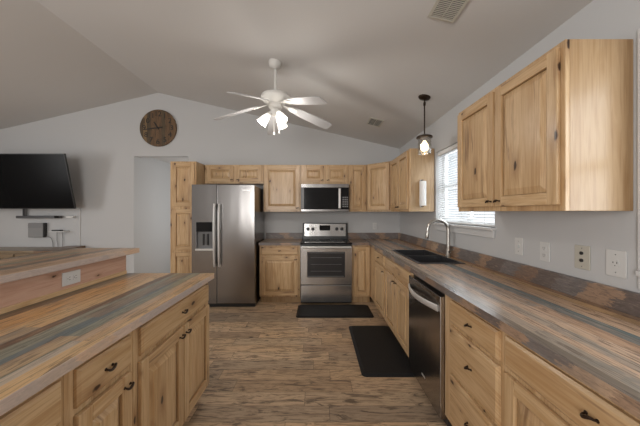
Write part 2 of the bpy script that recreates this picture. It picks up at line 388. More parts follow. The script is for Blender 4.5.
# right wall with two window holes
W1 = (2.22, 3.32, 1.245, 2.075); W2 = (0.24, 1.145, 1.135, 2.09)
wr = MB()
ztop = ZE + 0.02
wr.box(XR, XR+T, W1[1], YB+T, 0, ztop, WALL).box(XR, XR+T, W2[1], W1[0], 0, ztop, WALL).box(XR, XR+T, YF, W2[0], 0, ztop, WALL)
for W in (W1, W2):
    wr.box(XR, XR+T, W[0], W[1], 0, W[2], WALL).box(XR, XR+T, W[0], W[1], W[3], ztop, WALL)
struct('wall_right', wr)
def side_wall(name, X0, X1, hole):
    m = MB(); y0, y1, z0, z1 = hole
    m.box(X0, X1, YF, y0, 0, ztop, WALL).box(X0, X1, y1, YB+T, 0, ztop, WALL).box(X0, X1, y0, y1, 0, z0, WALL).box(X0, X1, y0, y1, z1, ztop, WALL)
    struct(name, m)
side_wall('wall_left', XL-T, XL, (-0.3, 1.5, 0.6, 2.4))
m = MB(); fx0, fx1, fz0, fz1 = -2.45, -0.65, 0.55, 2.35
m.box(XL, fx0, YF-T, YF, 0, ztop, WALL).box(fx1, XR, YF-T, YF, 0, ztop, WALL).box(fx0, fx1, YF-T, YF, 0, fz0, WALL).box(fx0, fx1, YF-T, YF, fz1, ztop, WALL)
m.prism([(XL, ztop), (XR, ztop), (XRG, ZR+0.02)], YF-T, YF, WALL, 'y')
struct('wall_front', m)
def window(name, W, X=XR, mull=True):
    y0, y1, z0, z1 = W; m = MB(); x0 = X+0.085; x1 = X+0.125; f = 0.045
    m.box(x0, x1, y0, y1, z0, z0+f, TRIMW).box(x0, x1, y0, y1, z1-f, z1, TRIMW)
    m.box(x0, x1, y0, y0+f, z0+f, z1-f, TRIMW).box(x0, x1, y1-f, y1, z0+f, z1-f, TRIMW)
    zm = (z0+z1)/2; m.box(x0-0.015, x1, y0+f, y1-f, zm-0.02, zm+0.025, TRIMW)
    if mull: ym = (y0+y1)/2; m.box(x0, x1, ym-0.03, ym+0.03, z0+f, z1-f, TRIMW)
    fr = struct(name, m, 0.003)
    p = MB().box(x0+0.018, x0+0.022, y0+f, y1-f, z0+f, z1-f, GLASS).build('window_pane', fr)
    return fr
window('window_1', W1); window('window_2', W2, mull=False)
# sill, apron and casings
m = MB()
m.box(XR-0.045, XR+0.08, W1[0]-0.02, W1[1]+0.02, W1[2]-0.022, W1[2], TRIMW)
m.box(XR-0.016, XR-0.001, W1[0]-0.005, W1[1]+0.01, W1[2]-0.085, W1[2]-0.022, TRIMW)
struct('trim_1', m, 0.004)
m = MB()
c = 0.075
m.box(XR-0.016, XR-0.001, W2[1], W2[1]+c, W2[2]-0.02, W2[3]+c, TRIMW).box(XR-0.016, XR-0.001, W2[0]-c, W2[0], W2[2]-0.02, W2[3]+c, TRIMW)
m.box(XR-0.016, XR-0.001, W2[0], W2[1], W2[3], W2[3]+c, TRIMW)
m.box(XR-0.03, XR+0.08, W2[0]-c, W2[1]+c-0.004, W2[2]-0.042, W2[2]-0.02, TRIMW)
m.box(XR-0.014, XR-0.001, W2[0]-c, W2[1]+c, W2[2]-0.10, W2[2]-0.042, TRIMW)
struct('trim_2', m, 0.004)
# blinds over the sink window
bl = thing('window_blind', 'white horizontal slat blind lowered over the window above the sink', 'blind', (XR+0.035, (W1[0]+W1[1])/2, W1[2]))
hw_ = (W1[1]-W1[0])/2 - 0.008; hh = W1[3]-W1[2]
MB().box(-0.02, 0.02, -hw_, hw_, hh-0.045, hh-0.002, ROOMBLIND).build('headrail', bl, 0.004)
MB().box(-0.02, 0.02, -hw_, hw_, 0.004, 0.022, ROOMBLIND).build('bottom_rail', bl, 0.004)
m = MB(); nz = 30
for i in range(nz):
    z = 0.035 + (hh-0.09)*i/(nz-1)
    a = 0.016
    v = [m.bm.verts.new(p) for p in ((-0.012, -hw_, z-a*0.5), (0.012, -hw_, z+a*0.5), (0.012, hw_, z+a*0.5), (-0.012, hw_, z-a*0.5), (-0.012, -hw_, z-a*0.5+0.0016), (0.012, -hw_, z+a*0.5+0.0016), (0.012, hw_, z+a*0.5+0.0016), (-0.012, hw_, z-a*0.5+0.0016))]
    for q in ((0, 1, 2, 3), (4, 5, 6, 7), (0, 1, 5, 4), (1, 2, 6, 5), (2, 3, 7, 6), (3, 0, 4, 7)): m.face([v[k] for k in q], ROOMBLIND)
m.build('slats', bl)
m = MB()
for y in (-hw_*0.7, 0, hw_*0.7): m.tube([(-0.014, y, 0.02), (-0.014, y, hh-0.03)], 0.0012, WHITE, 5)
m.build('lift_cords', bl)

# ------------------------------------------------------------------ cabinets
def pull(parent, x, z, y=-0.02):
    m = MB(); q = 0.017
    for sg in (-1, 1): m.lathe([(0.006, 0), (0.006, 0.002), (0.003, 0.004)], (x+sg*q, y, z), BRONZE, 8, (0, -1, 0))
    pts = [(x+q*math.cos(a), y-0.003-0.017*max(0, math.sin(a))**0.6, z+0.005*math.sin(2*a)) for a in [PI*i/12 for i in range(13)]]
    m.tube(pts, [0.003+0.0028*math.sin(PI*i/12) for i in range(13)], BRONZE, 8)
    return m.build('handle', parent, smooth=True)
def door(parent, x0, x1, z0, z1, knob=None, y=0.0, st=0.058):
    """frame-and-raised-panel door; its back lies on the face frame at local y"""
    w_, h_ = x1-x0, z1-z0; th = 0.02; yf = y-th; st = min(st, w_*0.24, h_*0.24)
    m = MB()
    m.box(x0, x0+st, yf, y-0.001, z0, z1, WV).box(x1-st, x1, yf, y-0.001, z0, z1, WV)
    m.box(x0+st, x1-st, yf, y-0.001, z0, z0+st, WH).box(x0+st, x1-st, yf, y-0.001, z1-st, z1, WH)
    d = m.build('door', parent, 0.003)
    i = st-0.001; g_ = min(0.034, w_*0.1)
    i += 0.0055; p = MB(); a = (x0+i, x1-i, z0+i, z1-i)
    p.frustum((*a, y-0.006), (a[0]+g_, a[1]-g_, a[2]+g_, a[3]-g_, yf+0.001), WV)
    p.build('panel', d)
    if knob: pull(d, knob[0], knob[1], yf)
    return d
def drawer(parent, x0, x1, z0, z1, knob=True, y=0.0):
    th = 0.02; e = 0.010; m = MB()
    m.box(x0, x1, y-0.012, y-0.001, z0, z1, WH)
    m.frustum((x0, x1, z0, z1, y-0.012), (x0+e, x1-e, z0+e, z1-e, y-th), WH)
    d = m.build('drawer', parent)
    if knob: pull(d, (x0+x1)/2, (z0+z1)/2, y-th)
    return d
def cab_body(parent, w_, d, z0, z1, base, side=None, notch=None):
    m = MB(); side = side or WSIDE
    g_ = 0.0006
    if base:
        m.box(g_, w_-g_, 0.075, d, 0.0, z0, WSIDE)
    m.box(g_, w_-g_, 0.0, 0.02, z0, z1, WV)
    if notch:                                   # open above for the sink bowls
        m.box(g_, w_-g_, 0.02, d, z0, 0.69, side)
        if notch[0] > 0.01: m.box(g_, notch[0], 0.02, d, 0.69, z1, side)
    else: m.box(g_, w_-g_, 0.02, d, z0, z1, side)
    return m.build('body', parent, 0.0015, seg=1)
def upper(name, label, x, y, rz, w_, doors, z0=1.375, z1=2.13, d=0.298, grp='upper wall cabinets', cat='wall cabinet'):
    t = thing(name, label, cat, (x, y, z0), rz, grp)
    cab_body(t, w_, d, 0, z1-z0, False)
    for a, b, k in doors:
        lo, hi = 0.028, z1-z0-0.025
        kk = None
        if k == 'L': kk = (a+0.030, lo+0.032)
        if k == 'R': kk = (b-0.030, lo+0.032)
        door(t, a, b, lo, hi, kk)
    return t
def base(name, label, x, y, rz, w_, d=0.60, fronts=(), z0=0.105, z1=0.872, grp='base cabinets', cat='base cabinet', notch=None):
    t = thing(name, label, cat, (x, y, 0), rz, grp)
    cab_body(t, w_, d, z0, z1, True, None, notch)
    for f in fronts:
        if f[0] == 'dr': drawer(t, *f[1:5], knob=f[5] if len(f) > 5 else True)
        else:
            k = f[5]; kk = None
            if k == 'L': kk = (f[1]+0.032, f[4]-0.045)
            if k == 'R': kk = (f[2]-0.032, f[4]-0.045)
            door(t, *f[1:5], kk)
    return t
R90 = PI/2
# back wall uppers
upper('wall_cabinet', 'short two-door wood cabinet above the refrigerator', -1.797, 4.485, 0, 0.936, [(0.045, 0.465, 'R'), (0.505, 0.915, 'L')], 1.825, 2.125)
upper('wall_cabinet', 'single-door wood wall cabinet between refrigerator and microwave', -0.858, 4.485, 0, 0.598, [(0.02, 0.575, 'R')], 1.375, 2.125)
upper('wall_cabinet', 'short two-door wood cabinet directly above the microwave', -0.258, 4.485, 0, 0.766, [(0.035, 0.368, 'R'), (0.405, 0.738, 'L')], 1.818, 2.125)
upper('wall_cabinet', 'narrow single-door wood wall cabinet right of the microwave', 0.510, 4.485, 0, 0.288, [(0.018, 0.268, None)], 1.375, 2.125)
# diagonal corner cabinet
t = thing('wall_cabinet', 'angled single-door wood cabinet filling the room corner', 'wall cabinet', (0.80, 4.485, 1.375), -PI/4, 'upper wall cabinets')
M = Matrix.Translation((0.80, 4.485, 1.375)) @ Matrix.Rotation(-PI/4, 4, 'Z')
MB().prism([(0.80, 4.485), (1.1045, 4.1805), (1.405, 4.1805), (1.405, 4.785), (0.80, 4.785)], 1.375, 2.13, WSIDE).build('body', t, 0.0015, world=M, seg=1)
door(t, 0.022, 0.409, 0.028, 0.73, None)
upper('wall_cabinet', 'two-door wood wall cabinet between the corner and sink window', 1.105, 4.178, -R90, 0.833, [(0.03, 0.405, 'R'), (0.42, 0.80, 'L')])
upper('wall_cabinet', 'large knotty two-door wood wall cabinet right of the sink window', 1.105, 2.187, -R90, 0.942, [(0.022, 0.455, 'R'), (0.475, 0.920, 'L')], 1.375, 2.14, 0.3035)
# pantry
t = thing('pantry_cabinet', 'tall narrow three-door wood pantry cabinet left of the refrigerator', 'pantry cabinet', (-2.19, 4.18, 0))
cab_body(t, 0.388, 0.605, 0.105, 2.125, True)
door(t, 0.035, 0.365, 1.455, 2.10, None); door(t, 0.035, 0.365, 0.80, 1.41, None); door(t, 0.035, 0.365, 0.13, 0.765, None)
# back wall bases
base('base_cabinet', 'wood base cabinet between the refrigerator and the range', -0.858, 4.18, 0, 0.607, fronts=[('dr', 0.03, 0.575, 0.735, 0.852), ('do', 0.03, 0.575, 0.13, 0.71, 'R')])
base('base_cabinet', 'narrow full-height-door wood base cabinet right of the range', 0.52, 4.18, 0, 0.279, fronts=[('do', 0.03, 0.262, 0.13, 0.852, None)])
# right run
base('base_cabinet', 'wood corner base cabinet with one narrow drawer and door', 0.80, 4.785, -R90, 1.535, fronts=[('dr', 0.985, 1.515, 0.735, 0.852), ('do', 0.985, 1.515, 0.13, 0.71, 'R')], notch=(1.42,))
base('base_cabinet', 'two-door wood base cabinet under the black sink', 0.80, 3.249, -R90, 0.883, fronts=[('dr', 0.025, 0.862, 0.735, 0.852, False), ('do', 0.025, 0.438, 0.13, 0.71, 'R'), ('do', 0.449, 0.862, 0.13, 0.71, 'L')], notch=(0,))
base('base_cabinet', 'wood cabinet with three stacked drawers beside the dishwasher', 0.80, 1.752, -R90, 0.556, fronts=[('dr', 0.10, 0.537, 0.725, 0.852), ('dr', 0.10, 0.537, 0.44, 0.70), ('dr', 0.10, 0.537, 0.14, 0.415)])
base('base_cabinet', 'wide wood base cabinet at the near right with one wide drawer', 0.80, 1.195, -R90, 0.80, fronts=[('dr', 0.025, 0.775, 0.725, 0.852), ('do', 0.025, 0.393, 0.13, 0.70, 'R'), ('do', 0.405, 0.775, 0.13, 0.70, 'L')])
base('base_cabinet', 'wood base cabinet at the very end of the right run', 0.80, 0.394, -R90, 0.80, fronts=[('dr', 0.025, 0.775, 0.725, 0.852), ('do', 0.025, 0.393, 0.13, 0.70, 'R'), ('do', 0.405, 0.775, 0.13, 0.70, 'L')])
# island
base('island_cabinet', 'island cabinet with wide drawer over two knotty wood doors', -0.80, 1.216, R90, 0.844, 0.61, [('dr', 0.038, 0.808, 0.725, 0.852), ('do', 0.030, 0.425, 0.13, 0.70, 'R'), ('do', 0.436, 0.815, 0.13, 0.70, 'L')], grp='island cabinets')
base('island_cabinet', 'narrow island cabinet with one drawer over one wood door', -0.80, 0.884, R90, 0.331, 0.61, [('dr', 0.034, 0.300, 0.725, 0.852), ('do', 0.034, 0.300, 0.13, 0.70, 'R')], grp='island cabinets')
base('island_cabinet', 'nearest island cabinet with pale wide drawer at left frame edge', -0.80, 0.04, R90, 0.843, 0.61, [('dr', 0.03, 0.822, 0.725, 0.852), ('do', 0.03, 0.42, 0.13, 0.70, 'R'), ('do', 0.431, 0.822, 0.13, 0.70, 'L')], grp='island cabinets')

# ------------------------------------------------------------------ worktops
ZT0, ZT1 = 0.874, 0.914
SX0, SX1, SY0, SY1 = 0.905, 1.285, 2.47, 3.33      # sink cut-out
def slab(m, x0, x1, y0, y1, z0, z1, top, front, sides='', loc=(0, 0, 0)):
    v = [m.bm.verts.new((x-loc[0], y-loc[1], z-loc[2])) for z in (z0, z1) for y in (y0, y1) for x in (x0, x1)]
    mm = [top, top] + [EDGE_X if front is not EDGE_PALE else EDGE_PALE]*2 + [front]*2
    for q, k in zip(((0, 2, 3, 1), (4, 5, 7, 6), (0, 1, 5, 4), (2, 6, 7, 3), (0, 4, 6, 2), (1, 3, 7, 5)), mm): m.face([v[i] for i in q], k)
LOC = (0.772, 2.0, ZT0)
t = thing('worktop', 'long reclaimed-plank laminate worktop along the right wall', 'countertop', LOC)
m = MB()
X1c, YN = 1.407, -0.45
for r in ((0.772, X1c, YN, SY0), (0.772, SX0, SY0, SY1), (SX1, X1c, SY0, SY1), (0.772, X1c, SY1, 4.787)):
    slab(m, *r, ZT0, ZT1, LAM_R, EDGE_Y, loc=LOC)
slab(m, 0.519, 0.772, 4.152, 4.787, ZT0, ZT1, LAM_B, EDGE_X, loc=LOC)
bmesh.ops.remove_doubles(m.bm, verts=m.bm.verts, dist=1e-5)
m.build('top', t)
m = MB()
m.box(1.385-LOC[0], X1c-LOC[0], YN-LOC[1], 4.787-LOC[1], 0.0405, 0.142, EDGE_Y)
m.build('backsplash', t, 0.002)
m = MB(); m.box(0.519-LOC[0], 1.385-LOC[0], 4.765-LOC[1], 4.787-LOC[1], 0.0405, 0.142, EDGE_X); m.build('backsplash', t, 0.002)
LOC = (-0.857, 4.152, ZT0)
t = thing('worktop', 'short plank laminate worktop between refrigerator and range', 'countertop', LOC)
m = MB(); slab(m, -0.868, -0.249, 4.152, 4.787, ZT0, ZT1, LAM_B, EDGE_Y, loc=LOC); m.build('top', t, 0.002)
m = MB(); m.box(-0.01, 0.608, 0.613, 0.635, 0.0405, 0.142, EDGE_X); m.build('backsplash', t, 0.002)
# island top: planks, pale edge
LOC = (-1.417, 0.9, ZT0)
m = MB(); slab(m, -1.417, -0.767, -0.4, 2.093, ZT0, ZT1, LAM_I, EDGE_PALE, loc=LOC)
tag(m.build('island_worktop', None, 0.003, loc=LOC), 'orange and grey plank laminate worktop of the island', 'countertop')
t = thing('bar_wall', 'knotty pine riser wall between island worktop and raised bar', 'half wall', (-1.418, 0.9, 0))
MB().box(-0.13, -0.0, -1.3, 1.18, 0.0, 1.052, WPINE).build('body', t)
M = MB().box(-0.13, 0.0, -1.3, 1.18, 0.0, 0.0, WPINE)
M.bm.free()
# boards of the riser run along Y: rotate its own texture frame
bar_body = t.children[0]
me = bar_body.data; me.transform(Matrix.Rotation(-R90, 4, 'Z')); bar_body.rotation_euler = (0, 0, R90)
b2 = MB().box(-1.3, 1.17, -0.012, 0.0, 0.9145, 0.938, TRIMPINE).build('trim_strip', t); b2.rotation_euler = (0, 0, R90)
LOC = (-1.89, 0.9, 1.054)
m = MB(); slab(m, -1.89, -1.385, -0.4, 2.187, 1.054, 1.09, LAM_BAR, EDGE_PALE, loc=LOC)
tag(m.build('bar_worktop', None, 0.003, loc=LOC), 'raised plank laminate bar top behind the island worktop', 'countertop')

# ------------------------------------------------------------------ refrigerator
fx = -1.786; fw = 0.90
t = thing('refrigerator', 'stainless side-by-side refrigerator with ice and water dispenser', 'refrigerator', (fx, 3.99, 0))
MB().box(0.004, fw-0.004, 0.075, 0.76, 0.03, 1.745, STEEL).build('body', t, 0.004)
MB().box(0.01, fw-0.01, 0.06, 0.5, 0.0, 0.058, BLACKP).build('base_grille', t)
sx = 0.358
DX0, DX1, DZ0, DZ1 = 0.058, 0.300, 0.835, 1.225
m = MB(); m.box(0.0, DX0, 0, 0.07, 0.065, 1.762, STEEL).box(DX1, sx-0.003, 0, 0.07, 0.065, 1.762, STEEL).box(DX0, DX1, 0, 0.07, 0.065, DZ0, STEEL).box(DX0, DX1, 0, 0.07, DZ1, 1.762, STEEL)
bmesh.ops.remove_doubles(m.bm, verts=m.bm.verts, dist=1e-5)
fd = m.build('door', t)
m = MB(); m.box(DX0, DX1, 0.055, 0.069, DZ0, DZ1, GREYP).box(DX0, DX0+0.008, 0.0, 0.055, DZ0, DZ1, GREYP).box(DX1-0.008, DX1, 0.0, 0.055, DZ0, DZ1, GREYP)
m.box(DX0-0.004, DX1+0.004, -0.012, 0.055, DZ0-0.012, DZ0+0.012, STEELH)
m.box(DX0+0.09, DX0+0.105, 0.02, 0.05, DZ0+0.06, DZ0+0.22, BLACKP).box(DX0+0.15, DX0+0.168, 0.02, 0.05, DZ0+0.06, DZ0+0.22, BLACKP)
dsp = m.build('dispenser', fd)
MB().box(DX0+0.008, DX1-0.008, -0.006, 0.05, DZ1-0.135, DZ1, BLACKG).build('dispenser_panel', fd, 0.003)
rd = MB().box(sx+0.003, fw, 0, 0.07, 0.065, 1.762, STEEL).build('door', t, 0.008, seg=3)
def fridge_handle(par, x):
    pts = []
    for i in range(17):
        u = i/16; z = 0.60 + 0.885*u
        pts.append((x, -0.028-0.03*math.sin(PI*u)**0.5, z))
    MB().tube(pts, 0.015, STEELH, 10, (1, 1.5)).tube([(x, 0.0, 0.615), (x, -0.035, 0.615)], 0.012, STEELH, 8).tube([(x, 0, 1.47), (x, -0.035, 1.47)], 0.012, STEELH, 8).build('handle', par, smooth=True)
fridge_handle(fd, sx-0.022); fridge_handle(rd, sx+0.050)
MB().box(0.725, 0.825, -0.003, 0.0, 1.672, 1.686, STEELH).build('badge', rd)

# ------------------------------------------------------------------ range
rx0, rx1 = -0.243, 0.516; rw = rx1-rx0
t = thing('range', 'stainless electric range with black glass cooktop and oven window', 'stove', (rx0, 4.13, 0))
MB().box(0.004, rw-0.004, 0.03, 0.64, 0.02, 0.895, BLACKP).build('body', t)
MB().box(-0.002, rw+0.002, 0.0, 0.60, 0.895, 0.916, BLACKG).build('cooktop', t, 0.004)
for bx, by, br in ((0.2, 0.17, 0.10), (0.56, 0.17, 0.085), (0.2, 0.43, 0.075), (0.56, 0.43, 0.10)):
    MB().lathe([(br-0.003, 0), (br-0.003, 0.0006), (br, 0.0006), (br, 0)], (bx, by, 0.9165), GREYP, 32, closed=False).build('burner_ring', t)
m = MB(); m.prism([(0.585, 0.90), (0.64, 0.90), (0.64, 1.185), (0.60, 1.185)], 0.0, rw, BLACKP, 'x')
bg = m.build('backguard', t, 0.004)
M2 = MB(); M2.prism([(0.577, 0.965), (0.583, 0.965), (0.597, 1.17), (0.588, 1.17)], 0.035, rw-0.035, RSTEEL, 'x'); M2.build('control_panel', bg)
MB().box(0.285, 0.465, 0.570, 0.592, 1.06, 1.145, BLACKG).build('display', bg, 0.003)
for x in (0.09, 0.175, 0.575, 0.66):
    MB().lathe([(0.030, 0), (0.028, 0.012), (0.022, 0.014), (0.020, 0.030), (0.0, 0.031)], (x, 0.584, 1.085), BLACKP, 16, (0, -1, 0.07)).build('knob', bg, smooth=True)
fm = MB(); WX0, WX1, WZ0, WZ1 = 0.10, rw-0.105, 0.41, 0.785
fm.box(0.002, WX0, -0.02, 0.028, 0.305, 0.872, RSTEEL).box(WX1, rw-0.002, -0.02, 0.028, 0.305, 0.872, RSTEEL).box(WX0, WX1, -0.02, 0.028, 0.305, WZ0, RSTEEL).box(WX0, WX1, -0.02, 0.028, WZ1, 0.872, RSTEEL)
bmesh.ops.remove_doubles(fm.bm, verts=fm.bm.verts, dist=1e-5)
od = fm.build('oven_door', t)
MB().box(WX0, WX1, -0.012, 0.02, WZ0, WZ1, OVENGL).build('window_glass', od)
m = MB()
for z in (0.50, 0.60, 0.70): m.tube([(WX0+0.05, -0.0135, z), (WX1-0.05, -0.0135, z)], 0.002, GREYP, 6)
m.box(WX0+0.012, WX1-0.012, -0.014, -0.012, WZ0+0.012, WZ0+0.018, GREYP).box(WX0+0.012, WX1-0.012, -0.014, -0.012, WZ1-0.018, WZ1-0.012, GREYP)
m.build('racks', od)
m = MB(); m.tube([(0.02, -0.062, 0.857), (rw-0.02, -0.062, 0.857)], 0.016, STEELH, 12)
for x in (0.05, rw-0.05): m.box(x-0.012, x+0.012, -0.06, -0.02, 0.845, 0.868, STEELH)
m.build('handle', od, smooth=True)
MB().box(0.002, rw-0.002, -0.018, 0.028, 0.045, 0.293, RSTEEL).build('drawer', t, 0.005)

# ------------------------------------------------------------------ microwave
t = thing('microwave', 'over-the-range stainless and black microwave', 'microwave', (-0.250, 4.39, 1.378))
mw = 0.752; mh = 0.432
MB().box(0.0, mw, 0.02, 0.392, 0.0, mh, BLACKP).build('body', t)
MB().box(0.0, mw, -0.004, 0.019, mh-0.058, mh, STEEL).build('vent_panel', t, 0.003)
MB().box(0.0, mw, -0.002, 0.019, 0.0, 0.036, STEEL).build('bottom_trim', t, 0.003)
d = MB().box(0.004, 0.628, -0.012, 0.019, 0.038, mh-0.061, BLACKG).build('door', t, 0.004)
m = MB(); m.box(0.002, 0.045, -0.0135, -0.0125, 0.045, mh-0.066, GREYP); m.build('door_edge_trim', d)
MB().box(0.585, 0.622, -0.034, -0.013, 0.045, mh-0.07, STEELH).build('handle', d, 0.008)
cp = MB().box(0.632, mw-0.004, -0.010, 0.019, 0.038, mh-0.061, BLACKG).build('control_panel', t, 0.003)
m = MB()
for r_ in range(5):
    for c_ in range(3): m.box(0.648+c_*0.032, 0.672+c_*0.032, -0.0115, -0.0102, 0.07+r_*0.035, 0.09+r_*0.035, GREYP)
m.build('buttons', cp)

# ------------------------------------------------------------------ dishwasher
t = thing('dishwasher', 'dark stainless dishwasher with curved bar handle under the worktop', 'dishwasher', (0.80, 2.364, 0), -R90)
dw = 0.61
MB().box(0.002, dw-0.002, 0.02, 0.58, 0.02, 0.868, BLACKP).build('body', t)
MB().box(0.006, dw-0.006, 0.05, 0.2, 0.0, 0.065, BLACKP).build('toe_panel', t)
dd = MB().box(0.003, dw-0.003, -0.027, 0.019, 0.068, 0.838, DWSTEEL).build('door', t, 0.004)
m = MB()
pts = []
for i in range(21):
    u = i/20; pts.append((0.03 + 0.55*u, -0.032-0.045*math.sin(PI*u), 0.755))
m.tube(pts, 0.0080, STEELH, 10, (2.6, 1)); m.build('handle', dd, smooth=True)
MB().box(0.30, 0.36, -0.0285, -0.027, 0.175, 0.187, STEELH).build('badge', dd)

# ------------------------------------------------------------------ sink and faucet
t = thing('kitchen_sink', 'black composite double-bowl sink set in the right worktop', 'sink', ((SX0+SX1)/2, (SY0+SY1)/2, 0.70))
sxh, syh = (SX1-SX0)/2 - 0.004, (SY1-SY0)/2 - 0.004
z0_, z1_ = 0.0, 0.2145
m = MB()
r_ = 0.022; zt_ = z1_+0.006
for q in ((-sxh-r_, sxh+r_, -syh-r_, -syh), (-sxh-r_, sxh+r_, syh, syh+r_), (-sxh-r_, -sxh, -syh, syh), (sxh, sxh+r_, -syh, syh)): m.box(*q, z1_+0.0005, zt_, SINKM)
m.build('rim', t, 0.002)
def bowl(y0, y1):
    m = MB(); k = 0.008
    m.box(-sxh, sxh, y0, y1, 0.0, k, SINKM).box(-sxh, -sxh+k, y0, y1, k, zt_, SINKM).box(sxh-k, sxh, y0, y1, k, zt_, SINKM)
    m.box(-sxh+k, sxh-k, y0, y0+k, k, zt_, SINKM).box(-sxh+k, sxh-k, y1-k, y1, k, zt_, SINKM)
    o = m.build('bowl', t)
    MB().lathe([(0.045, 0), (0.045, 0.004), (0.03, 0.002), (0.0, 0.002)], (0, (y0+y1)/2, k), NICKEL, 20).build('drain', o, smooth=True)
bowl(-syh, -0.014); bowl(0.014, syh)
MB().box(-sxh, sxh, -0.0135, 0.0135, 0.12, zt_-0.012, SINKM).build('divider', t, 0.003)
fxp, fyp = 1.340, 2.86
t = thing('faucet', 'brushed nickel gooseneck faucet standing behind the black sink', 'faucet', (fxp, fyp, ZT1+0.001))
MB().lathe([(0.027, 0), (0.027, 0.008), (0.022, 0.014), (0.020, 0.075), (0.016, 0.085)], (0, 0, 0), NICKEL, 20).build('base', t, smooth=True)
pts = [(0, 0, 0.08), (0, 0, 0.27)]; rc = 0.105
for i in range(1, 15):
    a = PI*i/14*1.02; pts.append((-rc + rc*math.cos(a), 0, 0.27 + rc*math.sin(a)))
MB().tube(pts, 0.0155, NICKEL, 14).build('gooseneck', t, smooth=True)
x_, z_ = pts[-1][0], pts[-1][2]
MB().lathe([(0.013, 0.0), (0.016, -0.02), (0.018, -0.075), (0.015, -0.08)], (x_, 0, z_), NICKEL, 16, (0.12, 0, 1)).build('spray_head', t, smooth=True)
MB().tube([(0.0, -0.018, 0.05), (0.0, -0.045, 0.056), (0.0, -0.105, 0.085)], [0.011, 0.009, 0.006], NICKEL, 10).build('lever', t, smooth=True)

# ------------------------------------------------------------------ floor mats
def floor_mat_obj(label, x0, x1, y0, y1):
    cx, cy = (x0+x1)/2, (y0+y1)/2; a, b = (x1-x0)/2, (y1-y0)/2
    m = MB(); e = 0.03
    def ring(o, z):
        pts = []
        for sx_, sy_, a0 in ((1, 1, 0), (-1, 1, PI/2), (-1, -1, PI), (1, -1, 1.5*PI)):
            for i in range(5):
                an = a0+PI/2*i/4; rr = 0.04
                pts.append(m.bm.verts.new((sx_*(a-o-rr)+rr*math.cos(an), sy_*(b-o-rr)+rr*math.sin(an), z)))
        return pts
    rs = [ring(0, 0.0005), ring(0, 0.004), ring(e, 0.018), ring(e+0.006, 0.017)]
    for p, q in zip(rs, rs[1:]):
        for i in range(20): m.face([p[i], p[(i+1) % 20], q[(i+1) % 20], q[i]], MATM)
    m.face(rs[0][::-1], MATM); m.face(rs[-1], MATM)
    tag(m.build('floor_mat', None, loc=(cx, cy, 0)), label, 'mat', 'black kitchen floor mats')
floor_mat_obj('black cushioned floor mat lying in front of the range', -0.275, 0.745, 3.62, 4.115)
floor_mat_obj('black cushioned floor mat lying in front of the sink cabinet', 0.375, 0.862, 2.32, 3.36)

# ------------------------------------------------------------------ wall plates
def plate(name, label, loc, rz, w_=0.075, h_=0.118, kind='duplex', mat_=WHITE, rot90=False):
    t = thing(name, label, 'outlet' if kind == 'duplex' else 'wall plate', loc, rz, 'wall plates')
    if rot90: t.rotation_euler = (0, R90, rz)
    MB().box(-w_/2, w_/2, -0.006, 0.0, -h_/2, h_/2, mat_).build('cover', t, 0.002)
    if kind == 'duplex':
        for dz in (0.021, -0.021):
            o = MB().box(-0.016, 0.016, -0.0085, -0.006, dz-0.014, dz+0.014, mat_).build('socket', t, 0.003)
            MB().box(-0.008, -0.006, -0.0092, -0.0085, dz-0.002, dz+0.008, BLACKP).box(0.006, 0.008, -0.0092, -0.0085, dz-0.002, dz+0.008, BLACKP).box(-0.002, 0.002, -0.0092, -0.0085, dz-0.010, dz-0.006, BLACKP).build('slots', o)
    elif kind == 'jack':
        for dz in (0.022, -0.016): MB().lathe([(0.009, 0), (0.009, 0.006), (0.004, 0.010)], (0, -0.006, dz), BLACKP, 12, (0, -1, 0)).build('jack', t)
        for dz in (0.048, -0.048): MB().lathe([(0.003, 0), (0.002, 0.002)], (0, -0.006, dz), GREYP, 8, (0, -1, 0)).build('screw', t)
    elif kind == 'switch':
        for dz in (0.035, -0.035): MB().lathe([(0.003, 0), (0.002, 0.002)], (0, -0.006, dz), GREYP, 8, (0, -1, 0)).build('screw', t)
        MB().box(-0.005, 0.005, -0.016, -0.006, -0.010, 0.012, mat_).build('toggle', t)
    elif kind == 'single':
        MB().lathe([(0.018, 0), (0.018, 0.003), (0, 0.003)], (0, -0.006, 0), mat_, 16, (0, -1, 0)).build('socket', t)
        MB().box(-0.010, -0.007, -0.0098, -0.009, 0, 0.008, BLACKP).box(0.007, 0.010, -0.0098, -0.009, 0, 0.008, BLACKP).box(-0.002, 0.002, -0.0098, -0.009, -0.012, -0.008, BLACKP).build('slots', t)
        for dz in (0.042, -0.042): MB().lathe([(0.003, 0), (0.002, 0.002)], (0, -0.006, dz), GREYP, 8, (0, -1, 0)).build('screw', t)
    return t
xw = XR-0.0008
plate('light_switch', 'white switch plate on right wall nearest the window', (xw, 1.95, 1.132), -R90, kind='switch')
plate('outlet', 'white double outlet between window switch and beige jack plate', (xw, 1.728, 1.125), -R90)
plate('jack_plate', 'beige plate with two dark jacks on the right wall', (xw, 1.484, 1.130), -R90, 0.085, 0.125, 'jack', BEIGE)
plate('outlet', 'wide white single-socket outlet right of the beige jack plate', (xw, 1.316, 1.128), -R90, 0.09, 0.125, 'single')
plate('outlet', 'small white outlet on back wall below the corner cabinet', (0.99, YB-0.0008, 1.13), 0)
o = plate('outlet', 'white outlet set sideways in the pine riser above the island', (-1.4172, 1.613, 0.992), R90, kind='duplex')
o.rotation_euler = (Matrix.Rotation(R90, 3, 'Z') @ Matrix.Rotation(R90, 3, 'Y')).to_euler()

